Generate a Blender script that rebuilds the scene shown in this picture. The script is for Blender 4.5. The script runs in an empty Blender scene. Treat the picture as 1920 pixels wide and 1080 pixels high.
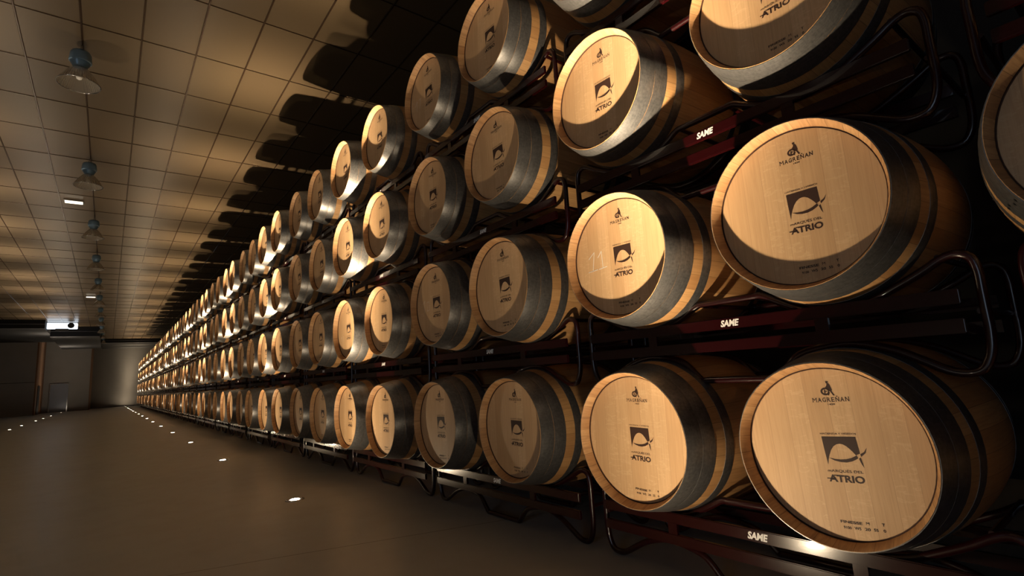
import bpy, bmesh, math, random
from mathutils import Vector, Matrix
S = bpy.context.scene
COL = S.collection
rnd = random.Random(7)
PI = math.pi

# ------------------------------------------------------------------ camera
F_PX = 966.6975
YAW, PITCH, ROLL = 0.6664, 0.1593, -0.0642
CAM = Vector((-1.765, -0.7232, 0.3216))
f = Vector((math.sin(YAW) * math.cos(PITCH), math.cos(YAW) * math.cos(PITCH), math.sin(PITCH)))
r0 = Vector((math.cos(YAW), -math.sin(YAW), 0)); u0 = r0.cross(f)
rr = math.cos(ROLL) * r0 + math.sin(ROLL) * u0
uu = -math.sin(ROLL) * r0 + math.cos(ROLL) * u0
cam = bpy.data.cameras.new('camera'); cam.sensor_width = 36; cam.lens = F_PX / 1920 * 36
cam.clip_start = 0.05; cam.clip_end = 200
camo = bpy.data.objects.new('camera', cam); COL.objects.link(camo)
M = Matrix((rr, uu, -f)).transposed().to_4x4(); M.translation = CAM
camo.matrix_world = M
S.camera = camo

# ------------------------------------------------------------------ view, world
S.view_settings.view_transform = 'Standard'; S.view_settings.look = 'None'
S.view_settings.exposure = 0.0; S.view_settings.gamma = 1.0
S.view_settings.use_curve_mapping = False
S.cycles.use_denoising = True
S.cycles.max_bounces = 6; S.cycles.diffuse_bounces = 4; S.cycles.glossy_bounces = 3
S.cycles.transmission_bounces = 5; S.cycles.sample_clamp_indirect = 3.0
S.cycles.caustics_reflective = False; S.cycles.caustics_refractive = False
SKY = 1.6            # cool fill strength, entering by an added, unseen opening in the left wall
W = bpy.data.worlds.new('world'); S.world = W; W.use_nodes = True
W.node_tree.nodes['Background'].inputs[0].default_value = (0.62, 0.78, 1.0, 1)
W.node_tree.nodes['Background'].inputs[1].default_value = SKY

# ------------------------------------------------------------------ layout numbers
FLOOR = -0.592          # z = 0 is the axis height of the lowest tier of barrels
CEIL = 4.88
PIN, PAIR = 0.7988, 1.6737
TIER = [0.0, 0.809, 1.6226, 2.4362]
R_CH, R_BI, LEN = 0.285, 0.345, 0.95
def ycol(c): return (c // 2) * PAIR + (c % 2) * PIN
OFF = {(0,0):(.03,.018,.002),(0,1):(.005,-.006,0),(0,2):(.014,-.011,-.001),(0,3):(-.004,.005,-.003),(0,4):(-.02,-.012,-.008),(0,5):(-.015,-.004,0),(0,6):(.011,-.006,-.008),
 (1,0):(.002,.003,0),(1,1):(-.008,-.022,-.006),(1,2):(-.024,-.034,-.001),(1,3):(-.016,-.022,.01),(1,5):(-.016,.004,.001),(1,-1):(-.018,.098,.003),
 (2,1):(.016,.017,.01),(2,2):(.004,-.01,.008),(2,4):(-.016,-.014,.006),(2,5):(-.013,.002,.002),(2,8):(-.018,.002,.002),
 (3,2):(.006,.002,0),(3,3):(.004,.003,.004),(3,5):(-.02,.023,-.005),(3,8):(-.028,0,.004),(3,9):(-.028,.013,-.004)}

OPEN_Y0, OPEN_Y1, OPEN_Z = -5.9, -2.0, 3.2  # invented opening in the out-of-view left wall, made to let fill light in
pl = bpy.data.lights.new('fill_opening_portal', 'AREA'); pl.shape = 'RECTANGLE'; pl.size = OPEN_Z - FLOOR; pl.size_y = OPEN_Y1 - OPEN_Y0
pl.cycles.is_portal = True
po = bpy.data.objects.new('fill_opening_portal', pl); COL.objects.link(po); po.location = (-11.1, (OPEN_Y0 + OPEN_Y1) / 2, (OPEN_Z + FLOOR) / 2)
po.rotation_euler = (0, -PI / 2, 0)
# ------------------------------------------------------------------ lights set in the floor
LX, LY0, LDY = -0.53, 0.50, 3.355
LXL = -4.42
P_CORE, P_MID, P_WIDE = 360.0, 66.0, 9.0
WARM = (1.0, 0.77, 0.50)
def uplight_data(name, k=1.0, col=WARM, tail=0.0, mid=(17.5, P_MID)):
    L = bpy.data.lights.new(name, 'SPOT'); L.energy = 11.0 * k; L.color = col
    L.spot_size = math.radians(176); L.spot_blend = 0.15; L.shadow_soft_size = 0.022
    L.use_nodes = True; nt = L.node_tree; N = nt.nodes; K = nt.links
    em = N['Emission']
    tc = N.new('ShaderNodeTexCoord'); sp = N.new('ShaderNodeSeparateXYZ'); K.new(tc.outputs['Normal'], sp.inputs[0])
    ab = N.new('ShaderNodeMath'); ab.operation = 'ABSOLUTE'; K.new(sp.outputs[2], ab.inputs[0])
    om = N.new('ShaderNodeMath'); om.operation = 'SUBTRACT'; om.inputs[1].default_value = 1.0; K.new(ab.outputs[0], om.inputs[0])   # z - 1
    last = None
    for deg, amp in ((10.5, P_CORE), mid, (46.0, P_WIDE), (110.0, tail)):
        s = math.radians(deg) ** 2 / 2
        m = N.new('ShaderNodeMath'); m.operation = 'DIVIDE'; m.inputs[1].default_value = s; K.new(om.outputs[0], m.inputs[0])
        e = N.new('ShaderNodeMath'); e.operation = 'EXPONENT'; K.new(m.outputs[0], e.inputs[0])
        a = N.new('ShaderNodeMath'); a.operation = 'MULTIPLY_ADD'; a.inputs[1].default_value = amp; a.inputs[2].default_value = 0.0
        K.new(e.outputs[0], a.inputs[0])
        if last: K.new(last.outputs[0], a.inputs[2])
        last = a
    K.new(last.outputs[0], em.inputs['Strength'])
    return L
UP = uplight_data('floor_uplight', 1.0, WARM, 0.32)
UPL = uplight_data('floor_uplight_aisle', 1.0, (1.0, .83, .63), 1.1, (22.0, 66.0))
def put_light(data, loc, tilt=0.0):
    o = bpy.data.objects.new(data.name, data); COL.objects.link(o); o.location = loc
    o.rotation_euler = (PI, math.radians(tilt), 0)      # shines up, leaning a little towards the barrels
    return o
TILT = 5.0
right_y = [LY0 + LDY * k for k in range(0, 17)] + [57.3]
left_y = [LY0 + LDY * k for k in range(0, 7)] + [24.8, 28.0, 33.3, 37.0, 41.9, 50.5]
for y in right_y: put_light(UP, (LX, y, FLOOR + 0.03), TILT)
for y in left_y: put_light(UPL, (LXL, y, FLOOR + 0.03))

# ------------------------------------------------------------------ materials
class NT:
    def __init__(s, name):
        s.m = bpy.data.materials.new(name); s.m.use_nodes = True
        s.t = s.m.node_tree; s.N = s.t.nodes; s.K = s.t.links
        s.b = s.N['Principled BSDF']
    def n(s, typ, **kw):
        x = s.N.new('ShaderNode' + typ)
        for k, v in kw.items(): setattr(x, k, v)
        return x
    def put(s, sock, v):
        if hasattr(v, 'is_output') or hasattr(v, 'links'): s.K.new(v, sock)
        elif isinstance(v, (tuple, list)) and len(v) == 3 and sock.type == 'RGBA': sock.default_value = (*v, 1)
        else: sock.default_value = v
    def math(s, op, a, b=0.0, c=None):
        x = s.n('Math', operation=op); s.put(x.inputs[0], a); s.put(x.inputs[1], b)
        if c is not None: s.put(x.inputs[2], c)
        return x.outputs[0]
    def mix(s, fac, a, b, blend='MIX'):
        x = s.n('Mix', data_type='RGBA', blend_type=blend)
        s.put(x.inputs[0], fac); s.put(x.inputs[6], a); s.put(x.inputs[7], b); return x.outputs[2]
    def obj(s): return s.n('TexCoord').outputs['Object']
    def sep(s, v):
        x = s.n('SeparateXYZ'); s.K.new(v, x.inputs[0]); return x.outputs
    def comb(s, x, y, z):
        c = s.n('CombineXYZ'); s.put(c.inputs[0], x); s.put(c.inputs[1], y); s.put(c.inputs[2], z); return c.outputs[0]
    def noise(s, v, scale=5, detail=4, rough=.55, dist=0, dim='3D'):
        x = s.n('TexNoise'); x.inputs['Scale'].default_value = scale; x.inputs['Detail'].default_value = detail
        x.inputs['Roughness'].default_value = rough; x.inputs['Distortion'].default_value = dist
        s.K.new(v, x.inputs['Vector']); return x.outputs['Fac']
    def ramp(s, fac, stops):
        x = s.n('ValToRGB'); s.K.new(fac, x.inputs[0]); e = x.color_ramp.elements
        while len(e) < len(stops): e.new(.5)
        for i, (p, c) in enumerate(stops):
            e[i].position = p; e[i].color = (*c, 1) if isinstance(c, tuple) else (c, c, c, 1)
        return x.outputs[0]
    def white(s, v):
        x = s.n('TexWhiteNoise', noise_dimensions='1D'); s.put(x.inputs['W'], v); return x.outputs['Value']
    def bump(s, h, strength=.3, dist=.002):
        x = s.n('Bump'); x.inputs['Strength'].default_value = strength; x.inputs['Distance'].default_value = dist
        s.K.new(h, x.inputs['Height']); s.K.new(x.outputs[0], s.b.inputs['Normal'])
    def set(s, **kw):
        for k, v in kw.items(): s.put(s.b.inputs[k.replace('_', ' ')], v)
        return s.m
def plain(name, col, rough=.5, metal=0.0, coat=0.0):
    t = NT(name); t.set(Base_Color=col, Roughness=rough, Metallic=metal, Coat_Weight=coat); return t.m
def emit(name, col, strength):
    t = NT(name); t.set(Base_Color=(0, 0, 0), Emission_Color=col, Emission_Strength=strength); return t.m

def mat_head():
    t = NT('oak_head'); o = t.obj(); X = t.sep(o)
    rand = t.n('ObjectInfo').outputs['Random']
    # planks run upright; their joints fall every 60 mm or so
    jit = t.math('MULTIPLY', t.white(t.math('FLOOR', t.math('MULTIPLY', X[1], 8.0))), .0)
    pl = t.math('ADD', t.math('MULTIPLY', X[1], 15.0), t.math('MULTIPLY', rand, 37.3))
    pid = t.math('FLOOR', pl); fr = t.math('FRACT', pl)
    pv = t.white(t.math('ADD', pid, t.math('MULTIPLY', rand, 91.0)))
    seam = t.math('LESS_THAN', fr, .02)
    gv = t.comb(t.math('MULTIPLY', X[0], 3), t.math('ADD', t.math('MULTIPLY', X[1], 60), t.math('MULTIPLY', pid, 7.7)), t.math('MULTIPLY', X[2], 2.2))
    g = t.noise(gv, 3.0, 5, .6, .6)
    fleckv = t.comb(t.math('MULTIPLY', pid, 3.1), t.math('MULTIPLY', X[1], 14), t.math('MULTIPLY', X[2], 45))
    fl = t.noise(fleckv, 1.6, 3, .5, 1.2)
    flm = t.ramp(fl, [(.56, 0.0), (.63, 1.0), (.70, 0.0)])
    c = t.mix(pv, (.61, .385, .200), (.69, .455, .250))
    c = t.mix(t.math('MULTIPLY', t.ramp(g, [(.35, 1.0), (.6, 0.0)]), .30), c, (.42, .235, .10))
    c = t.mix(t.math('MULTIPLY', flm, t.math('MULTIPLY', t.math('GREATER_THAN', pv, .5), .42)), c, (.80, .58, .33))
    big = t.noise(o, 4.0, 2)
    c = t.mix(t.math('MULTIPLY', t.ramp(big, [(.4, 0.0), (.7, 1.0)]), .25), c, (.47, .29, .15))
    c = t.mix(t.math('MULTIPLY', seam, .35), c, (.25, .13, .06))
    tone = t.math('ADD', .86, t.math('MULTIPLY', rand, .2))
    c = t.mix(1.0, c, t.comb(tone, tone, tone), 'MULTIPLY')
    t.bump(g, .12, .001)
    return t.set(Base_Color=c, Roughness=.55)
def mat_body(name, ring=False):
    t = NT(name); o = t.obj(); X = t.sep(o)
    ang = t.math('ARCTAN2', X[1], X[2])
    st = t.math('MULTIPLY', ang, 31 / (2 * PI)); sid = t.math('FLOOR', st); fr = t.math('FRACT', st)
    rand = t.n('ObjectInfo').outputs['Random']
    pv = t.white(t.math('ADD', sid, t.math('MULTIPLY', rand, 57.0)))
    gv = t.comb(t.math('MULTIPLY', X[0], 2.5 if not ring else 9), t.math('MULTIPLY', ang, 14), sid)
    g = t.noise(gv, 3.0, 5, .6, .5)
    c = t.mix(pv, (.40, .205, .075), (.60, .35, .145)) if not ring else t.mix(pv, (.44, .235, .10), (.58, .345, .16))
    c = t.mix(t.math('MULTIPLY', t.ramp(g, [(.35, 1.0), (.6, 0.0)]), .4), c, (.28, .135, .05))
    if ring:
        d = t.noise(t.comb(X[0], t.math('MULTIPLY', ang, 5), 0.0), 2.0, 4, .7)
        c = t.mix(t.math('MULTIPLY', t.ramp(d, [(.5, 0.0), (.66, 1.0)]), .55), c, (.22, .10, .045))
    seam = t.math('LESS_THAN', fr, .03)
    c = t.mix(t.math('MULTIPLY', seam, .6), c, (.12, .055, .02))
    t.bump(g, .2, .0015)
    return t.set(Base_Color=c, Roughness=.6)
def mat_hoop():
    t = NT('galvanised_hoop'); o = t.obj(); X = t.sep(o)
    ang = t.math('ARCTAN2', X[1], X[2])
    rand = t.n('ObjectInfo').outputs['Random']
    a = t.noise(t.comb(t.math('MULTIPLY', X[0], 18), t.math('MULTIPLY', ang, 9), rand), 3.0, 5, .65)
    b = t.noise(t.comb(t.math('MULTIPLY', X[0], 110), t.math('MULTIPLY', ang, 7), rand), 1.2, 4, .65)
    c = t.mix(t.ramp(a, [(.35, 0.0), (.7, 1.0)]), (.15, .15, .155), (.24, .238, .235))
    c = t.mix(t.math('MULTIPLY', t.ramp(b, [(.42, 0.0), (.68, 1.0)]), .35), c, (.36, .355, .345))
    t.bump(b, .12, .001)
    return t.set(Base_Color=c, Roughness=.38, Metallic=.8)
def mat_floor():
    t = NT('polished_concrete'); o = t.obj(); X = t.sep(o)
    a = t.noise(o, .55, 5, .6); b = t.noise(o, 4.0, 6, .65); d = t.noise(o, 60, 3, .6)
    c = t.mix(a, (.53, .56, .57), (.64, .68, .69))
    c = t.mix(t.math('MULTIPLY', t.ramp(b, [(.45, 0.0), (.65, 1.0)]), .25), c, (.48, .475, .455))
    line = t.math('ADD', X[1], t.math('MULTIPLY', X[0], .33))
    j = t.math('LESS_THAN', t.math('ABSOLUTE', t.math('SUBTRACT', line, 2.12)), .0035)
    c = t.mix(t.math('MULTIPLY', j, .8), c, (.06, .045, .035))
    rg = t.math('ADD', .27, t.math('MULTIPLY', b, .16))
    t.bump(d, .05, .001)
    return t.set(Base_Color=c, Roughness=rg, Specular_IOR_Level=.45)
def mat_ceiling():
    t = NT('ceiling_panel'); o = t.obj(); X = t.sep(o)
    px = t.math('DIVIDE', t.math('SUBTRACT', X[0], -2.24), .61); py = t.math('DIVIDE', t.math('SUBTRACT', X[1], 5.74), 1.185)
    pid = t.math('ADD', t.math('FLOOR', px), t.math('MULTIPLY', t.math('FLOOR', py), 17.0))
    pv = t.white(pid)
    n = t.noise(o, 30, 3)
    c = t.mix(pv, (.064, .045, .026), (.073, .052, .030))
    c = t.mix(t.math('MULTIPLY', n, .12), c, (.060, .043, .025))
    return t.set(Base_Color=c, Roughness=.30, Specular_IOR_Level=.32)
M_HEAD = mat_head(); M_BODY = mat_body('oak_staves'); M_RING = mat_body('oak_chime', True); M_HOOP = mat_hoop()
M_INK = plain('branding_ink', (.032, .012, .007), .65)
M_CHALK = plain('chalk', (.75, .72, .66), .9)
M_GROOVE = plain('croze_shadow_gap', (.06, .022, .010), .8)
M_BUNG = plain('rivet_steel', (.10, .10, .10), .4, .8)
M_RED = plain('dark_red_enamel', (.017, .0012, .0018), .28, .0, .4)
M_REDBAR = plain('red_enamel_bar', (.018, .0012, .002), .22, .0, .9)
M_WHITE = plain('white_sticker_ink', (.85, .85, .83), .5)
M_FLOOR = mat_floor(); M_CEIL = mat_ceiling()
M_TBAR = plain('bronze_ceiling_rail', (.050, .030, .018), .22, .5)
M_DARK = plain('dark_wall', (.012, .011, .011), .8)  # near-black tone for the right and near walls
def mat_plaster(name, c1, c2):
    t = NT(name); a = t.noise(t.obj(), 1.2, 5, .6)
    return t.set(Base_Color=t.mix(a, c1, c2), Roughness=.85)
M_WALL = mat_plaster('grey_render_wall', (.22, .21, .205), (.27, .26, .25))
M_RETURN = mat_plaster('brown_wall_return', (.15, .075, .035), (.19, .095, .045))
M_BEAM = plain('black_steel_beam', (.006, .006, .007), .8)
M_BEAMLINE = plain('beam_flange_grey', (.035, .035, .04), .6)
M_DOOR = plain('blue_grey_door', (.20, .22, .27), .35, .2)
M_STEEL = plain('brushed_steel', (.55, .55, .56), .22, 1.0)
M_LENS = emit('floor_light_lens', (1.0, .86, .66), 40.0)
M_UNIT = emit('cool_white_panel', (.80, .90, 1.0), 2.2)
M_BLACK = plain('black_plastic', (.008, .008, .008), .4)
M_HOUSE = plain('blue_grey_lamp_housing', (.16, .26, .36), .28, .25)
M_EMERG = emit('emergency_panel', (1.0, .88, .68), 2.4)
def mat_glass():
    t = NT('ribbed_reflector')
    o = t.obj(); X = t.sep(o); ang = t.math('ARCTAN2', X[1], X[0])
    h = t.math('SINE', t.math('MULTIPLY', ang, 48.0)); t.bump(h, .6, .004)
    return t.set(Base_Color=(.50, .44, .36), Roughness=.10, Transmission_Weight=.68, IOR=1.18)
M_GLASS = mat_glass()

# ------------------------------------------------------------------ helpers
def mesh_of(bm, name, mats, smooth=True):
    me = bpy.data.meshes.new(name); bm.normal_update(); bm.to_mesh(me); bm.free()
    for m in (mats if isinstance(mats, (list, tuple)) else [mats]): me.materials.append(m)
    if smooth:
        for p in me.polygons: p.use_smooth = True
    return me
def link(name, me, parent=None, loc=(0, 0, 0), rot=(0, 0, 0)):
    o = bpy.data.objects.new(name, me); COL.objects.link(o)
    o.location = loc; o.rotation_euler = rot
    if parent: o.parent = parent
    return o
def thing(name, label, cat, loc=(0, 0, 0), group=None, me=None):
    o = link(name, me, None, loc); o['label'] = label; o['category'] = cat
    if group: o['group'] = group
    return o
def struct(name, me, label=None, loc=(0, 0, 0)):
    o = link(name, me, None, loc); o['kind'] = 'structure'
    if label: o['label'] = label; o['category'] = name.split('_')[0]
    return o
def box(bm, x0, x1, y0, y1, z0, z1, mi=0):
    v = [bm.verts.new(p) for p in ((x0,y0,z0),(x1,y0,z0),(x1,y1,z0),(x0,y1,z0),(x0,y0,z1),(x1,y0,z1),(x1,y1,z1),(x0,y1,z1))]
    for q in ((0,3,2,1),(4,5,6,7),(0,1,5,4),(1,2,6,5),(2,3,7,6),(3,0,4,7)):
        fc = bm.faces.new([v[i] for i in q]); fc.material_index = mi
def lathe_x(bm, prof, seg, mi=0, closed=False, off=(0, 0, 0)):
    """prof: list of (x, r) turned about the X axis"""
    rings = []
    for x, r in prof:
        rings.append([bm.verts.new((x + off[0], r * math.sin(2*PI*i/seg) + off[1], r * math.cos(2*PI*i/seg) + off[2])) for i in range(seg)])
    n = len(rings)
    for k in range(n if closed else n - 1):
        A, B = rings[k], rings[(k + 1) % n]
        for i in range(seg):
            fc = bm.faces.new((A[i], A[(i+1) % seg], B[(i+1) % seg], B[i])); fc.material_index = mi
    return rings
def lathe_z(bm, prof, seg, mi=0, closed=False):
    rings = [[bm.verts.new((r * math.cos(2*PI*i/seg), r * math.sin(2*PI*i/seg), z)) for i in range(seg)] for z, r in prof]
    n = len(rings)
    for k in range(n if closed else n - 1):
        A, B = rings[k], rings[(k + 1) % n]
        for i in range(seg):
            fc = bm.faces.new((A[i], A[(i+1) % seg], B[(i+1) % seg], B[i])); fc.material_index = mi
    return rings
def tube(bm, pts, r, seg=8, closed=False, mi=0):
    P = [Vector(p) for p in pts]; n = len(P); rings = []
    up = None
    for i in range(n):
        a = P[(i - 1) % n] if (closed or i > 0) else P[i]
        b = P[(i + 1) % n] if (closed or i < n - 1) else P[i]
        t = (b - a).normalized()
        ref = Vector((1, 0, 0)) if abs(t.x) < .9 else Vector((0, 0, 1))
        e1 = (ref - t * ref.dot(t)).normalized(); e2 = t.cross(e1)
        rings.append([bm.verts.new(P[i] + r * (math.cos(2*PI*j/seg) * e1 + math.sin(2*PI*j/seg) * e2)) for j in range(seg)])
    for k in range(n if closed else n - 1):
        A, B = rings[k], rings[(k + 1) % n]
        for j in range(seg):
            fc = bm.faces.new((A[j], A[(j+1) % seg], B[(j+1) % seg], B[j])); fc.material_index = mi
    if not closed:
        bm.faces.new(rings[0][::-1]).material_index = mi; bm.faces.new(rings[-1]).material_index = mi
def smooth_path(pts, sub=4, closed=True):
    out = []; n = len(pts)
    for i in range(n if closed else n - 1):
        p0, p1, p2, p3 = [Vector(pts[(i + k) % n]) if closed else Vector(pts[min(max(i + k, 0), n - 1)]) for k in (-1, 0, 1, 2)]
        for s in range(sub):
            t = s / sub
            out.append(.5 * ((2 * p1) + (-p0 + p2) * t + (2*p0 - 5*p1 + 4*p2 - p3) * t*t + (-p0 + 3*p1 - 3*p2 + p3) * t**3))
    if not closed: out.append(Vector(pts[-1]))
    return out
def text_polys(body, bold=0.0, shear=0.0):
    """outline faces of a word as (list of 2-D verts, list of faces), scaled to unit height"""
    cu = bpy.data.curves.new('t', 'FONT'); cu.body = body; cu.offset = bold; cu.shear = shear; cu.resolution_u = 3
    ob = bpy.data.objects.new('t', cu); COL.objects.link(ob)
    dg = bpy.context.evaluated_depsgraph_get(); me = bpy.data.meshes.new_from_object(ob.evaluated_get(dg))
    V = [(v.co.x, v.co.y) for v in me.vertices]; Fc = [tuple(p.vertices) for p in me.polygons]
    bpy.data.objects.remove(ob); bpy.data.curves.remove(cu); bpy.data.meshes.remove(me)
    return V, Fc
def place_text(bm, body, a0, a1, b0, b1, put, bold=0.0, shear=0.0, mi=0):
    V, Fc = text_polys(body, bold, shear)
    xs = [v[0] for v in V]; ys = [v[1] for v in V]
    sx = (a1 - a0) / (max(xs) - min(xs)); sy = (b1 - b0) / (max(ys) - min(ys))
    vs = [bm.verts.new(put(a0 + (x - min(xs)) * sx, b0 + (y - min(ys)) * sy)) for x, y in V]
    for fc in Fc:
        try: bm.faces.new([vs[i] for i in fc]).material_index = mi
        except ValueError: pass
def poly(bm, pts, put, mi=0):
    try: bm.faces.new([bm.verts.new(put(a, b)) for a, b in pts]).material_index = mi
    except ValueError: pass
def strip(bm, A, B, put, mi=0):
    """quads between two matching polylines"""
    va = [bm.verts.new(put(*p)) for p in A]; vb = [bm.verts.new(put(*p)) for p in B]
    for i in range(len(A) - 1):
        bm.faces.new((va[i], va[i+1], vb[i+1], vb[i])).material_index = mi

# ------------------------------------------------------------------ the room
bm = bmesh.new(); box(bm, -11.2, 3.2, -6.2, 58.5, FLOOR - .2, FLOOR); struct('floor', mesh_of(bm, 'floor', M_FLOOR, False))
bm = bmesh.new(); box(bm, -11.2, 3.2, -6.2, 58.5, CEIL + .012, CEIL + .2); struct('ceiling', mesh_of(bm, 'ceiling', M_CEIL, False))
bm = bmesh.new()
def rail(bm, x0, y0, x1, y1, w=.011, h=.012):
    # a little rounded rail hanging just under the panels
    d = Vector((x1 - x0, y1 - y0, 0)); L = d.length; d.normalize(); s = Vector((-d.y, d.x, 0))
    prof = [(-w, .002), (-w, -.5*h), (-.6*w, -h), (.6*w, -h), (w, -.5*h), (w, .002)]
    A = [bm.verts.new(Vector((x0, y0, CEIL + .012)) + s * a + Vector((0, 0, b))) for a, b in prof]
    B = [bm.verts.new(Vector((x1, y1, CEIL + .012)) + s * a + Vector((0, 0, b))) for a, b in prof]
    for i in range(5): bm.faces.new((A[i], A[i+1], B[i+1], B[i]))
for k in range(-14, 9):
    x = -2.24 + .61 * k
    if -11.1 < x < 3.1: rail(bm, x, -6.1, x, 58)
for k in range(-9, 44):
    y = 5.74 + 1.185 * k
    if -6 < y < 58: rail(bm, -11.1, y, 3.1, y, .007, .009)
o = struct('trim_1', mesh_of(bm, 'ceiling_rails', M_TBAR, False))
bm = bmesh.new(); box(bm, 3.0, 3.2, -6.2, 58.5, FLOOR, CEIL); struct('wall_right', mesh_of(bm, 'wall_right', M_DARK, False))
bm = bmesh.new(); box(bm, -11.2, -11.0, -6.2, OPEN_Y0, FLOOR, CEIL); box(bm, -11.2, -11.0, OPEN_Y1, 58.5, FLOOR, CEIL); box(bm, -11.2, -11.0, OPEN_Y0, OPEN_Y1, OPEN_Z, CEIL); struct('wall_left', mesh_of(bm, 'wall_left', M_WALL, False))  # gap left in the wall for the added fill opening
bm = bmesh.new(); box(bm, -11.0, 3.0, -6.2, -6.0, FLOOR, CEIL); struct('wall_near', mesh_of(bm, 'wall_near', M_DARK, False))
bm = bmesh.new(); box(bm, -3.0, 3.0, 58.0, 58.3, FLOOR, CEIL); struct('wall_far', mesh_of(bm, 'wall_far', M_WALL, False))
bm = bmesh.new(); box(bm, -5.78, -2.95, 53.0, 58.3, FLOOR, CEIL, 0); box(bm, -2.96, -2.90, 53.02, 58.3, FLOOR, CEIL, 1)
struct('wall_far_middle', mesh_of(bm, 'wall_far_middle', [M_WALL, M_RETURN], False))
bm = bmesh.new(); box(bm, -11.0, -5.78, 48.0, 58.3, FLOOR, CEIL, 0); box(bm, -5.79, -5.70, 48.02, 53.2, FLOOR, CEIL, 1)
struct('wall_far_left', mesh_of(bm, 'wall_far_left', [M_WALL, M_RETURN], False))
bm = bmesh.new(); box(bm, -11.0, -5.785, 47.985, 48.0, 1.63, 1.66); struct('trim_2', mesh_of(bm, 'panel_joint', M_BEAM, False))
def beam(name, x0, x1, y, z0):
    bm = bmesh.new(); z1 = CEIL
    box(bm, x0, x1, y, y + .22, z0, z0 + .03, 1); box(bm, x0, x1, y + .09, y + .13, z0 + .03, z1, 0)
    box(bm, x0, x1, y, y + .22, (z0 + z1) / 2, (z0 + z1) / 2 + .03, 1); box(bm, x0, x1, y + .12, y + .3, z0 + .03, z1, 0)
    struct(name, mesh_of(bm, name, [M_BEAM, M_BEAMLINE], False))
beam('trim_3', -11.0, -4.78, 38.6, 4.38); beam('trim_4', -4.78, -2.35, 42.2, 4.24); beam('trim_5', -2.35, 3.0, 51.4, 4.56)
for nm, x0, x1, y0, y1, z0 in (('ceiling_far_left', -11.0, -4.78, 38.9, 48.0, 4.38), ('ceiling_far_middle', -4.78, -2.35, 42.5, 53.0, 4.24), ('ceiling_far', -2.35, 3.0, 51.7, 58.0, 4.56)):
    bm = bmesh.new(); box(bm, x0, x1, y0, y1, z0 + .01, CEIL + .01); struct(nm, mesh_of(bm, nm, M_BEAM, False))
# door in the middle far wall
bm = bmesh.new(); box(bm, -5.27, -4.27, 52.94, 53.0, FLOOR, 1.52); me = mesh_of(bm, 'door', M_DOOR, False)
door = struct('door_1', me)
bm = bmesh.new(); box(bm, -5.33, -5.27, 52.92, 53.0, FLOOR, 1.58); box(bm, -4.27, -4.21, 52.92, 53.0, FLOOR, 1.58); box(bm, -5.27, -4.27, 52.92, 53.0, 1.52, 1.58)
link('door_frame', mesh_of(bm, 'door_frame', M_STEEL, False), door)
bm = bmesh.new(); box(bm, -4.42, -4.38, 52.9, 52.94, .35, .55); link('door_handle', mesh_of(bm, 'door_handle', M_STEEL, False), door)
# dark recess door in the side of the left far block
bm = bmesh.new(); box(bm, -5.72, -5.66, 49.0, 50.3, FLOOR, 1.4); struct('door_2', mesh_of(bm, 'side_door', M_BLACK, False))

# ------------------------------------------------------------------ barrel meshes
def rad(x): return R_BI - (R_BI - R_CH) * ((LEN / 2 - x) / (LEN / 2)) ** 2
HOOPS = [(.0015, .078), (.080, .150), (.208, .258)]
HOOPS += [(LEN - b, LEN - a) for a, b in HOOPS[::-1]]
def body_prof(n):
    return [(x, rad(x)) for x in [LEN * (i / n) for i in range(n + 1)]]
HX, HR = .046, .2655
def bm_body(seg=64, n=22):
    bm = bmesh.new()
    prof = [(LEN, .262), (LEN, R_CH - .004), (LEN - .004, R_CH)] + [(x, r) for x, r in body_prof(n)[::-1] if 0.01 < x < LEN - .01] + [(.004, R_CH), (.0, R_CH - .0015)]
    lathe_x(bm, prof, seg, 0)
    # closed rear head
    rg = lathe_x(bm, [(LEN - .04, .262), (LEN, .262)], seg, 0)
    bm.faces.new(rg[0])
    return bm
def bm_chime(seg=64):
    bm = bmesh.new()
    lathe_x(bm, [(0, R_CH - .0015), (0, .2825), (.002, .2812), (HX - .006, HR + .0015), (HX + .008, HR + .0015)], seg, 0)
    lathe_x(bm, [(HX - .0055, HR + .001), (HX + .001, HR + .001), (HX + .001, HR - .0045)], seg, 1)
    return bm
def bm_head(seg=64):
    bm = bmesh.new()
    rg = lathe_x(bm, [(HX + .003, HR - .0005), (HX, HR - .003)], seg)
    bm.faces.new(rg[1][::-1])
    # inner rings so shading stays even
    return bm
def bm_hoop(a, b, seg=64, rivets=True):
    bm = bmesh.new(); t = .0022; n = 4
    xs = [a + (b - a) * i / n for i in range(n + 1)]
    prof = [(a, rad(a) - .002)] + [(a, rad(a) + t * .6)] + [(x, rad(x) + t) for x in xs[1:-1]] + [(b, rad(b) + t * .6), (b, rad(b) - .002)]
    lathe_x(bm, prof, seg, 0)
    if rivets:   # a pair of rivet heads where the strap overlaps
        for q in ((.3, .7) if b - a > .055 else (.5,)):
            x = a + (b - a) * q; r = rad(x) + t
            for th in (1.92,):
                c = Vector((x, r * math.sin(th), r * math.cos(th))); nrm = Vector((0, math.sin(th), math.cos(th))); tg = Vector((0, math.cos(th), -math.sin(th)))
                top = bm.verts.new(c + nrm * .003)
                ring = [bm.verts.new(c + .0055 * (math.cos(2*PI*i/8) * Vector((1, 0, 0)) + math.sin(2*PI*i/8) * tg)) for i in range(8)]
                for i in range(8): bm.faces.new((top, ring[i], ring[(i+1) % 8])).material_index = 1
    return bm
INKX = HX - .0006
def put_head(a, b): return (INKX, -a, b)
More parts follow.
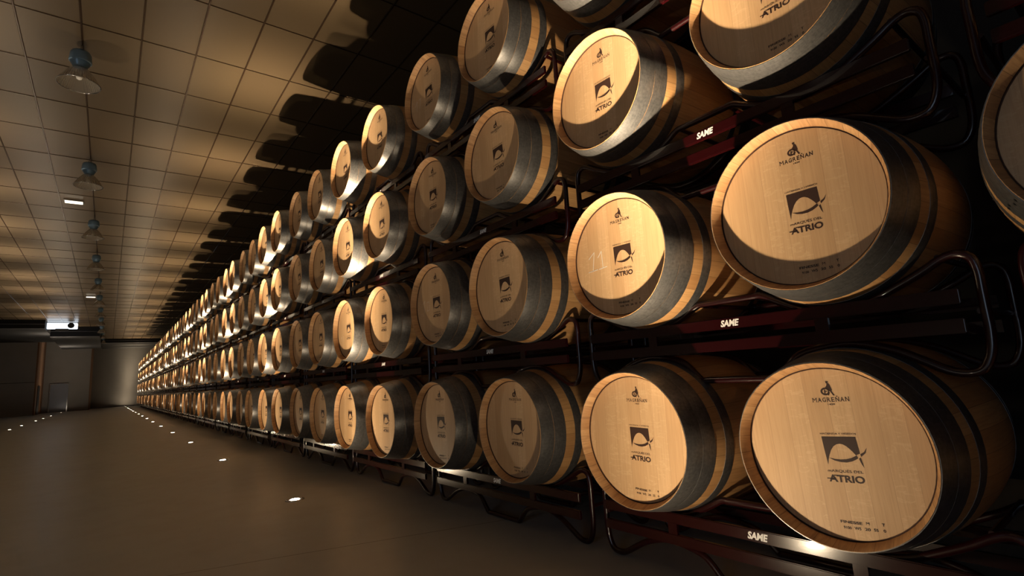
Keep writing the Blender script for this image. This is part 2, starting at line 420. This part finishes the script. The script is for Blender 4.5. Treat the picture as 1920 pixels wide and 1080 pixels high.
def serif_word(bm, word, a0, a1, b0, b1, mi=0):
    widths = {'M': 1.25, 'A': 1.05, 'G': 1.0, 'R': 1.0, 'E': .85, 'Ñ': 1.05, 'N': 1.05, 'Q': 1.1}
    W = [widths.get(ch, 1) for ch in word]; gap = .16; tot = sum(W) + gap * (len(word) - 1); s = (a1 - a0) / tot; a = a0
    h = b1 - b0
    for ch, w in zip(word, W):
        x0, x1 = a, a + w * s
        top = b1 + (h * .3 if ch == 'Ñ' else 0)
        place_text(bm, ch, x0 + .06*s, x1 - .06*s, b0, top, put_head, 0.0 if ch == 'M' else .012, 0, mi)
        k = .13 * s
        feet = {'M': (x0+.12*s, x1-.12*s), 'A': (x0+.1*s, x1-.1*s), 'R': (x0+.14*s, x1-.12*s), 'E': (x0+.14*s,), 'N': (x0+.13*s,), 'Ñ': (x0+.13*s,)}.get(ch, ())
        for c in feet: poly(bm, [(c-k, b0), (c+k, b0), (c+k, b0+.1*h), (c-k, b0+.1*h)], put_head, mi)
        heads = {'M': (x0+.12*s, x1-.12*s), 'R': (x0+.12*s,), 'E': (x0+.12*s,), 'N': (x0+.13*s, x1-.13*s), 'Ñ': (x0+.13*s, x1-.13*s)}.get(ch, ())
        for c in heads: poly(bm, [(c-k, b1-.1*h), (c+k, b1-.1*h), (c+k, b1), (c-k, b1)], put_head, mi)
        a = x1 + gap * s
def bm_marks():
    out = {}
    bm = bmesh.new(); C = .025; P = put_head
    # small crest: a figure standing behind a cask
    cx, cy = C - .006, .1895
    ring_o = [(cx - .004 + .0145*math.cos(t), cy + .0125*math.sin(t)) for t in [math.radians(q) for q in range(20, 341, 16)]]
    ring_i = [(cx - .004 + .0085*math.cos(t), cy + .0070*math.sin(t)) for t in [math.radians(q) for q in range(20, 341, 16)]]
    strip(bm, ring_o, ring_i, P)
    poly(bm, [(cx-.007, cy-.0015), (cx+.001, cy-.0015), (cx+.001, cy+.0015), (cx-.007, cy+.0015)], P)
    poly(bm, [(cx-.008, cy-.007), (cx-.004, cy-.008), (cx-.004, cy+.006), (cx-.007, cy+.006)], P)
    poly(bm, [(cx+.004, cy+.024), (cx+.009, cy+.026), (cx+.013, cy+.020), (cx+.017, cy+.004), (cx+.014, cy-.001), (cx+.004, cy+.001), (cx+.001, cy+.012)], P)
    poly(bm, [(cx+.005+.0035*math.cos(t*PI/5), cy+.0285+.004*math.sin(t*PI/5)) for t in range(10)], P)
    poly(bm, [(cx+.0005, cy+.0312), (cx+.0105, cy+.0300), (cx+.0105, cy+.0312), (cx+.0005, cy+.0324)], P)
    poly(bm, [(cx+.003, cy+.000), (cx+.008, cy+.000), (cx+.006, cy-.013), (cx+.002, cy-.013)], P)
    poly(bm, [(cx+.010, cy+.000), (cx+.015, cy+.001), (cx+.022, cy-.014), (cx+.017, cy-.014)], P)
    poly(bm, [(cx-.002, cy+.013), (cx+.004, cy+.020), (cx+.004, cy+.015), (cx-.001, cy+.010)], P)
    serif_word(bm, 'MAGREÑAN', C-.055, C+.055, .1560, .1700)
    place_text(bm, '1420', C-.010, C+.011, .1455, .1510, P, .02)
    out['crest_stamp'] = bm; bm = bmesh.new()
    place_text(bm, 'HACIENDA Y VIÑEDOS', C-.052, C+.053, .0535, .0605, P, .005)
    # emblem: dark square with a pointed-arch opening, fish-like crescent crossing its right edge
    E = lambda x, y: (C + (x - 339) * .000408 - (y - 297) * .00006, .0475 - (y - 297) * .00043)
    arch = [E(*q) for q in ((259, 500), (263, 462), (272, 428), (285, 393), (303, 367), (325, 352), (346, 348), (368, 351), (392, 363), (414, 381), (436, 402), (457, 426))]
    topl = [E(218 + (460 - 218) * i / 11, 297) for i in range(12)]
    topl[0] = E(236, 390)
    strip(bm, topl, arch, P)
    poly(bm, [E(218, 297), E(240, 297), E(236, 390)], P); poly(bm, [E(236, 390), E(218, 297), E(256, 500)], P)
    poly(bm, [E(460, 297), E(485, 414), E(470, 420), E(457, 426)], P)
    sm_i = [E(*q) for q in ((270, 450), (310, 458), (350, 460), (390, 456), (425, 446), (452, 432), (462, 425))]
    sm_o = [E(*q) for q in ((270, 451), (308, 469), (350, 478), (392, 479), (430, 470), (458, 456), (472, 446))]
    strip(bm, sm_i, sm_o, P)
    poly(bm, [E(487, 416), E(512, 402), E(532, 372), E(520, 412), E(492, 436)], P)
    poly(bm, [E(476, 448), E(489, 440), E(510, 512), E(492, 484)], P)
    place_text(bm, 'mARQUÉS DEL', C-.050, C+.051, -.0635, -.0520, P, .006)
    place_text(bm, 'ATRIO', C-.051, C+.051, -.0920, -.0700, P, .035)
    poly(bm, [(C-.056, -.0835), (C-.030, -.0835), (C-.030, -.0800), (C-.056, -.0800)], P)
    poly(bm, [(C-.034, -.0730), (C-.022, -.0730), (C-.022, -.0702), (C-.034, -.0702)], P)
    out['emblem_stamp'] = bm; bm = bmesh.new()
    for s, a0, a1, b0 in (('FINESSE', -.042, .019, -.214), ('M', .029, .038, -.212), ('T', .071, .079, -.210),
                          ('9100', -.036, -.014, -.231), ('W5', -.006, .013, -.230), ('20', .023, .038, -.229), ('55', .047, .059, -.228), ('0', .072, .079, -.227)):
        place_text(bm, s, C + a0, C + a1, b0, b0 + .0085, P, 0.0 if s == 'M' else .03)
    out['lot_code_stamp'] = bm
    return out
ME = {
    'staves': mesh_of(bm_body(), 'barrel_staves', M_BODY),
    'chime': mesh_of(bm_chime(), 'barrel_chime', [M_RING, M_GROOVE]),
    'head': mesh_of(bm_head(), 'barrel_head', M_HEAD, False),
}
MARKS = {k: mesh_of(b, k, M_INK, False) for k, b in bm_marks().items()}
for i, (a, b) in enumerate(HOOPS): ME['hoop%d' % i] = mesh_of(bm_hoop(a, b), 'barrel_hoop', [M_HOOP, M_BUNG])
for k in ('staves',):
    pass
def far_mesh():
    bm = bmesh.new(); seg = 32
    prof = [(LEN, .262), (LEN, R_CH)] + [(x, r) for x, r in body_prof(10)[::-1] if 0.01 < x < LEN - .01] + [(.004, R_CH), (0, R_CH - .003)]
    rg = lathe_x(bm, prof, seg, 0); bm.faces.new(rg[0]).material_index = 0
    lathe_x(bm, [(0, R_CH - .003), (0, .2815), (HX - .006, HR + .0015), (HX + .004, HR + .0015)], seg, 1)
    rg = lathe_x(bm, [(HX + .001, HR + .001), (HX, HR)], seg, 2); bm.faces.new(rg[1][::-1]).material_index = 2
    for a, b in HOOPS:
        t = .0025
        lathe_x(bm, [(a, rad(a) - .002), (a, rad(a) + t), ((a+b)/2, rad((a+b)/2) + t), (b, rad(b) + t), (b, rad(b) - .002)], seg, 3)
    # a plain version of the stamped emblem
    P = put_head; C = .025
    poly(bm, [(C-.053, .047), (C-.0475, -.042), (C-.042, -.012), (C-.02, .02), (C+.01, .022), (C+.047, -.01), (C+.047, .049)], P, 4)
    poly(bm, [(C-.05, -.092), (C+.05, -.092), (C+.05, -.072), (C-.05, -.072)], P, 4)
    poly(bm, [(C-.03, .157), (C+.03, .157), (C+.01, .215), (C-.012, .20)], P, 4)
    return mesh_of(bm, 'far_barrel', [M_BODY, M_RING, M_HEAD, M_HOOP, M_INK])
def smooth_by_angle(me, lim=.6):
    # flat caps stay flat: mark sharp edges by face angle
    bm = bmesh.new(); bm.from_mesh(me)
    for e in bm.edges:
        if len(e.link_faces) == 2 and e.calc_face_angle(0) > lim: e.smooth = False
        elif len(e.link_faces) != 2: e.smooth = False
    bm.to_mesh(me); bm.free()
FAR = far_mesh()
for m_ in list(ME.values()) + [FAR]: smooth_by_angle(m_)

ONES = ['', 'first', 'second', 'third', 'fourth', 'fifth', 'sixth', 'seventh', 'eighth', 'ninth', 'tenth', 'eleventh', 'twelfth', 'thirteenth', 'fourteenth', 'fifteenth', 'sixteenth', 'seventeenth', 'eighteenth', 'nineteenth']
def ordinal(n):
    if n < 20: return ONES[n]
    t = {2: 'twent', 3: 'thirt', 4: 'fort', 5: 'fift'}[n // 10]
    return t + 'ieth' if n % 10 == 0 else t + 'y-' + ONES[n % 10]
TN = ['lowest tier', 'second tier up', 'third tier up', 'top tier']
FIRST = [0, -1, 0, 1]        # first column each tier shows at the photograph's right or top edge
NEAR_COLS = 24
LAST_COL = 57
def barrel_label(r, c):
    i = c - FIRST[r] + 1
    if i < 1: return 'oak wine barrel at the very near end of the %s, outside the frame' % TN[r]
    sp = {(0, 0): 'big oak barrel at the lower right corner, head brightly lit, lowest tier',
          (0, 1): 'brightly lit oak barrel on the lowest tier, second from the right edge',
          (1, 1): 'oak barrel with a clear chalked 11 left of its emblem, second tier up',
          (1, 0): 'large oak barrel at right, second tier up, directly above the lower right corner barrel',
          (1, -1): 'oak barrel cut off by the right edge of the photo, only its left rim showing',
          (2, 0): 'large oak barrel cut by the top edge at right, third tier up',
          (3, 1): 'oak barrel at the top edge showing only its bottom hoop, top tier',
          (3, 3): 'dim oak barrel with faint chalk strokes on its head, top tier, third from right'}
    if (r, c) in sp: return sp[(r, c)]
    return 'oak wine barrel with stamped head on the %s, %s counted from the right' % (TN[r], ordinal(i))
def chalk_mesh(strokes, w=.0035):
    bm = bmesh.new()
    for st in strokes:
        for (a0, b0), (a1, b1) in zip(st[:-1], st[1:]):
            d = Vector((a1 - a0, b1 - b0)).normalized(); n = Vector((-d.y, d.x)) * w / 2; e = d * w * .3
            poly(bm, [(a0 - e.x + n.x, b0 - e.y + n.y), (a1 + e.x + n.x, b1 + e.y + n.y), (a1 + e.x - n.x, b1 + e.y - n.y), (a0 - e.x - n.x, b0 - e.y - n.y)], lambda a, b: (INKX - .0002, -a, b))
    return mesh_of(bm, 'chalk_number', M_CHALK, False)
CH = {(1, 1): chalk_mesh([[(-.180, .020), (-.143, .048), (-.158, -.042)], [(-.186, -.043), (-.128, -.038)], [(-.122, .018), (-.098, .045), (-.094, -.036)], [(-.118, -.038), (-.070, -.033)]]),
      (1, 3): chalk_mesh([[(-.17, .02), (-.14, .045), (-.15, -.04)], [(-.11, .03), (-.085, .03), (-.08, -.03), (-.11, -.035), (-.11, .03)]], .0022),
      (1, 5): chalk_mesh([[(-.19, -.07), (-.15, -.05), (-.16, -.10)], [(-.11, -.05), (-.11, -.10)]], .0022),
      (3, 3): chalk_mesh([[(-.19, -.02), (-.16, .015), (-.165, -.07)], [(-.13, .01), (-.10, .015), (-.12, -.06)]], .0028)}
first = {}
def make_barrel(r, c):
    dx, dy, dz = OFF.get((r, c), (rnd.uniform(-.012, .012), rnd.uniform(-.008, .008), 0))
    loc = (dx, ycol(c) + dy, TIER[r] + dz - R_BI)
    tilt = math.radians(rnd.uniform(-2.5, 2.5) + (0 if (r, c) == (0, 0) else 1.0)); spin = rnd.uniform(0, 2 * PI)
    if (r, c) == (0, 0): tilt = math.radians(-2.5)
    if (r, c) == (1, 1): tilt = math.radians(1)
    if (r, c) == (1, 0): tilt = math.radians(0)
    g = 'oak barrels on the ' + TN[r]
    lab = barrel_label(r, c)
    if c >= NEAR_COLS:
        o = thing('wine_barrel', lab, 'barrel', (loc[0], loc[1], loc[2] + R_BI), g, FAR)
        o.rotation_euler.x = tilt; return o
    t = thing('wine_barrel', lab, 'barrel', loc, g)
    P = (0, 0, R_BI)
    link('staves', ME['staves'], t, P, (spin, 0, 0))
    ch = link('chime', ME['chime'], t, P, (spin, 0, 0))
    h = link('barrel_head', ME['head'], t, P, (tilt, 0, 0))
    for k in MARKS: link(k, MARKS[k], h)
    if (r, c) in CH:
        q = link('chalk_number', CH[(r, c)], h); q['label'] = 'white chalk strokes'
    for i in range(6):
        link('hoop', ME['hoop%d' % i], t, P, (rnd.uniform(-.25, .25), 0, 0))
    return t
for c in range(-1, LAST_COL + 1):
    for r in range(4): 
        if c < FIRST[r] - 1: continue
        make_barrel(r, c)

# ------------------------------------------------------------------ racks (each carries two barrels)
ZF = FLOOR + .013
half = [(0, -.256), (.10, -.256), (.14, -.258), (.20, -.290), (.30, -.336), (.3995, -.349), (.49, -.337), (.57, -.303), (.65, -.264), (.705, -.232), (.745, -.222), (.777, -.240), (.787, -.285),
        (.787, -.33), (.787, -.40), (.787, -.46), (.780, -.520), (.758, ZF+.012), (.72, ZF), (.675, ZF+.010), (.615, -.535), (.55, -.500), (.47, -.474), (.3995, -.466), (.30, -.480), (.235, -.505), (.170, ZF+.006), (.145, ZF), (0, ZF)]
full = half + [(-s, z) for s, z in half[::-1] if s > 0]
def frame_tube(bm, x, sub=3, seg=10, mi=0):
    tube(bm, [(x, v.x, v.y) for v in smooth_path([Vector((s, z)) for s, z in full], sub)],  .0138, seg, True, mi)
XF, XR = .250, .70
def bars(bm, x, which, mi=0):
    if which == 'upper': box(bm, x, x + .018, -.745, .745, -.375, -.330, mi)
    if which == 'lower': box(bm, x, x + .018, -.745, .745, -.462, -.418, mi)
def rack_meshes():
    d = {}
    bm = bmesh.new(); frame_tube(bm, XF); d['front_frame'] = mesh_of(bm, 'front_frame', M_RED)
    bm = bmesh.new(); frame_tube(bm, XR); d['rear_frame'] = mesh_of(bm, 'rear_frame', M_RED)
    for nm, w in (('upper_bar', 'upper'), ('lower_bar', 'lower')):
        bm = bmesh.new(); bars(bm, .198, w)
        bmesh.ops.bevel(bm, geom=bm.edges[:], offset=.003, segments=2, affect='EDGES')
        d[nm] = mesh_of(bm, nm, M_REDBAR, False)
    for w in ('upper', 'lower'):
        bm = bmesh.new(); bars(bm, XR + .013, w); d['rear_%s_bar' % w] = mesh_of(bm, 'rear_bar', M_REDBAR, False)
    for nm, s in (('post_a', .36), ('post_b', -.36)):
        bm = bmesh.new(); box(bm, .200, .214, s - .022, s + .022, -.42, -.373); d[nm] = mesh_of(bm, 'post', M_REDBAR, False)
    bm = bmesh.new(); tube(bm, [(XF, 0, 0), (XR, 0, 0)], .010, 8); d['cross_tube'] = mesh_of(bm, 'cross_tube', M_RED)
    bm = bmesh.new()
    V = lambda a, b: (.1975, -a, b)
    place_text(bm, 'SAME', -.016, .064, -.3665, -.3385, V, .045, .25)
    d['maker_lettering'] = mesh_of(bm, 'lettering', M_WHITE, False)
    # far version: everything in one mesh
    bm = bmesh.new(); frame_tube(bm, XF, 1, 6); frame_tube(bm, XR, 1, 6)
    for w in ('upper', 'lower'): bars(bm, .198, w, 1)
    for s in (.36, -.36): box(bm, .200, .214, s - .022, s + .022, -.42, -.373, 1)
    place_text(bm, 'SAME', -.016, .064, -.3665, -.3385, V, .045, .25, 2)
    d['far'] = mesh_of(bm, 'far_rack', [M_RED, M_REDBAR, M_WHITE], False)
    return d
RK = rack_meshes()
smooth_by_angle(RK['cross_tube'])
RLAST = 28
RFIRST = [-1, -1, -1, 0]
def make_rack(r, k):
    yc = k * PAIR + PIN / 2
    i = k - RFIRST[r] + 1
    lab = 'dark red tubular steel barrel rack of the %s, %s counted from the right' % (TN[r], ordinal(i))
    if (r, k) == (0, 0): lab = 'dark red rack on the floor under the two big barrels at lower right'
    if (r, k) == (2, -1): lab = 'dark rack with two bare bars showing in the upper right corner'
    g = 'barrel racks of the ' + TN[r]
    base = TIER[r] + FLOOR
    if k >= 11:
        bm = None
        return thing('barrel_rack', lab, 'rack', (0, yc, TIER[r]), g, RK['far'])
    t = thing('barrel_rack', lab, 'rack', (0, yc, base), g); P = (0, 0, -FLOOR)
    for nm in ('front_frame', 'rear_frame', 'upper_bar', 'lower_bar', 'rear_upper_bar', 'rear_lower_bar'):
        link(nm, RK[nm], t, P)
    for s, z in ((.70, -.225), (-.70, -.225), (.12, -.262), (-.12, -.262), (.775, -.40), (-.775, -.40)):
        link('cross_tube', RK['cross_tube'], t, (0, s, z - FLOOR))
    link('post', RK['post_a'], t, P); link('post', RK['post_b'], t, P)
    q = link('maker_lettering', RK['maker_lettering'], t, P); q['label'] = 'white maker lettering on the upper bar'
    return t
for r in range(4):
    for k in range(RFIRST[r], RLAST + 1): make_rack(r, k)

# ------------------------------------------------------------------ floor light fittings
bm = bmesh.new(); rg = lathe_z(bm, [(.004, .036), (.0065, .031), (.0065, .001)], 24); lens = mesh_of(bm, 'lens', M_LENS, True)
bm = bmesh.new(); lathe_z(bm, [(-.004, .075), (.004, .073), (.006, .068), (.006, .050), (.002, .046), (-.004, .046)], 28, closed=True); ring = mesh_of(bm, 'bezel', M_STEEL, True)
def floor_light(x, y, lab, g):
    t = thing('floor_light', lab, 'floor light', (x, y, FLOOR), g)
    link('lens', lens, t); link('bezel', ring, t)
vis = [y for y in right_y if y > 2]
for i, y in enumerate(vis):
    lab = 'round glowing spotlight set in the floor beside the barrels, %s from the nearest' % ordinal(i + 1) if i else 'nearest glowing round spotlight set in the floor, star-bright beside the barrel racks'
    floor_light(LX, y, lab, 'floor lights along the barrel racks')
for y in right_y:
    if y <= 2 and y > 0: floor_light(LX, y, 'glowing floor spotlight just below the photo, lighting the nearest barrels', 'floor lights along the barrel racks')
visl = [y for y in left_y if y > 22]
for i, y in enumerate(visl):
    floor_light(LXL, y, 'small glowing floor spotlight in the far left row, %s from the left edge' % ordinal(i + 1), 'floor lights along the left of the aisle')

# ------------------------------------------------------------------ high-bay lamps
LAMP = {}
bm = bmesh.new(); tube(bm, [(0, 0, .56), (0, 0, .50)], .010, 8); tube(bm, [(.02 * math.cos(t), 0, .49 + .018 * math.sin(t)) for t in [PI * 2 * i / 12 for i in range(12)]], .004, 6, True)
LAMP['hook'] = mesh_of(bm, 'hook', M_STEEL)
bm = bmesh.new(); rg = lathe_z(bm, [(.46, .02), (.465, .06), (.455, .095), (.42, .112), (.36, .116), (.325, .120), (.315, .118), (.310, .104), (.285, .098), (.255, .080), (.235, .074), (.225, .078), (.22, .02)], 32)
LAMP['housing'] = mesh_of(bm, 'housing', M_HOUSE)
bm = bmesh.new(); lathe_z(bm, [(.225, .070), (.215, .088), (.19, .110), (.15, .142), (.10, .175), (.05, .202), (.005, .222), (.004, .219), (.05, .199), (.10, .172), (.15, .139), (.19, .107), (.213, .086)], 48)
LAMP['reflector'] = mesh_of(bm, 'reflector', M_GLASS)
bm = bmesh.new(); tube(bm, [(.225 * math.cos(2*PI*i/40), .225 * math.sin(2*PI*i/40), .003) for i in range(40)], .006, 6, True)
for q in range(3):
    a = 2 * PI * q / 3; box(bm, .222*math.cos(a) - .008, .222*math.cos(a) + .008, .222*math.sin(a) - .008, .222*math.sin(a) + .008, -.008, .018)
LAMP['rim_ring'] = mesh_of(bm, 'rim_ring', M_STEEL)
bm = bmesh.new(); rg = lathe_z(bm, [(.215, .012), (.20, .018), (.15, .032), (.11, .036), (.08, .028), (.065, .005)], 16)
LAMP['bulb'] = mesh_of(bm, 'bulb', plain('frosted_bulb', (.75, .74, .70), .35))
for m_ in LAMP.values(): smooth_by_angle(m_, .9)
for i in range(12):
    y = 7.42 + 4.14 * i
    if y > 51: break
    lab = 'nearest hanging bell-shaped warehouse lamp with a blue-grey housing' if i == 0 else 'unlit hanging bell lamp with blue-grey housing, %s along the ceiling from the nearest' % ordinal(i + 1)
    t = thing('pendant_lamp', lab, 'lamp', (-2.25, y, 4.32), 'bell lamps hanging in one line from the ceiling')
    for nm in LAMP: link(nm, LAMP[nm], t)

# ------------------------------------------------------------------ small ceiling things
for i, (x, y) in enumerate(((-2.60, 14.5), (-2.58, 29.2))):
    bm = bmesh.new(); box(bm, -.16, .16, -.07, .07, -.05, -.03, 0); mt = mesh_of(bm, 'light_panel', M_EMERG, False)
    t = thing('emergency_light', 'small glowing rectangular ceiling light beside the %s bell lamp' % ('second' if i == 0 else 'farther'), 'ceiling light', (x, y, CEIL))
    link('light_panel', mt, t)
    bm = bmesh.new(); box(bm, -.18, .18, -.09, .09, -.03, .012); link('casing', mesh_of(bm, 'casing', M_STEEL, False), t)
t = thing('air_unit', 'glowing cool white box with a round black disc, hung from the far ceiling', 'ceiling unit', (-4.10, 40.0, 4.84))
bm = bmesh.new(); box(bm, -.70, .70, -.20, .20, -.33, 0.0); bmesh.ops.bevel(bm, geom=bm.edges[:], offset=.02, segments=2, affect='EDGES')
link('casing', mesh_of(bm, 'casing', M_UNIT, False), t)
bm = bmesh.new(); rg = lathe_z(bm, [(0, .162), (.02, .162), (.03, .12)], 28); bm.faces.new(rg[2])
link('round_vent', mesh_of(bm, 'round_vent', M_BLACK, False), t, (.40, -.20, -.15), (PI / 2, 0, 0))
bm = bmesh.new(); box(bm, -.30, .30, -.19, .12, -.40, -.335); link('underside_tray', mesh_of(bm, 'tray', M_BLACK, False), t)
for s in (-.5, .5):
    bm = bmesh.new(); tube(bm, [(s, 0, -.01), (s, 0, .055)], .012, 8); link('hanger', mesh_of(bm, 'hanger', M_STEEL), t)
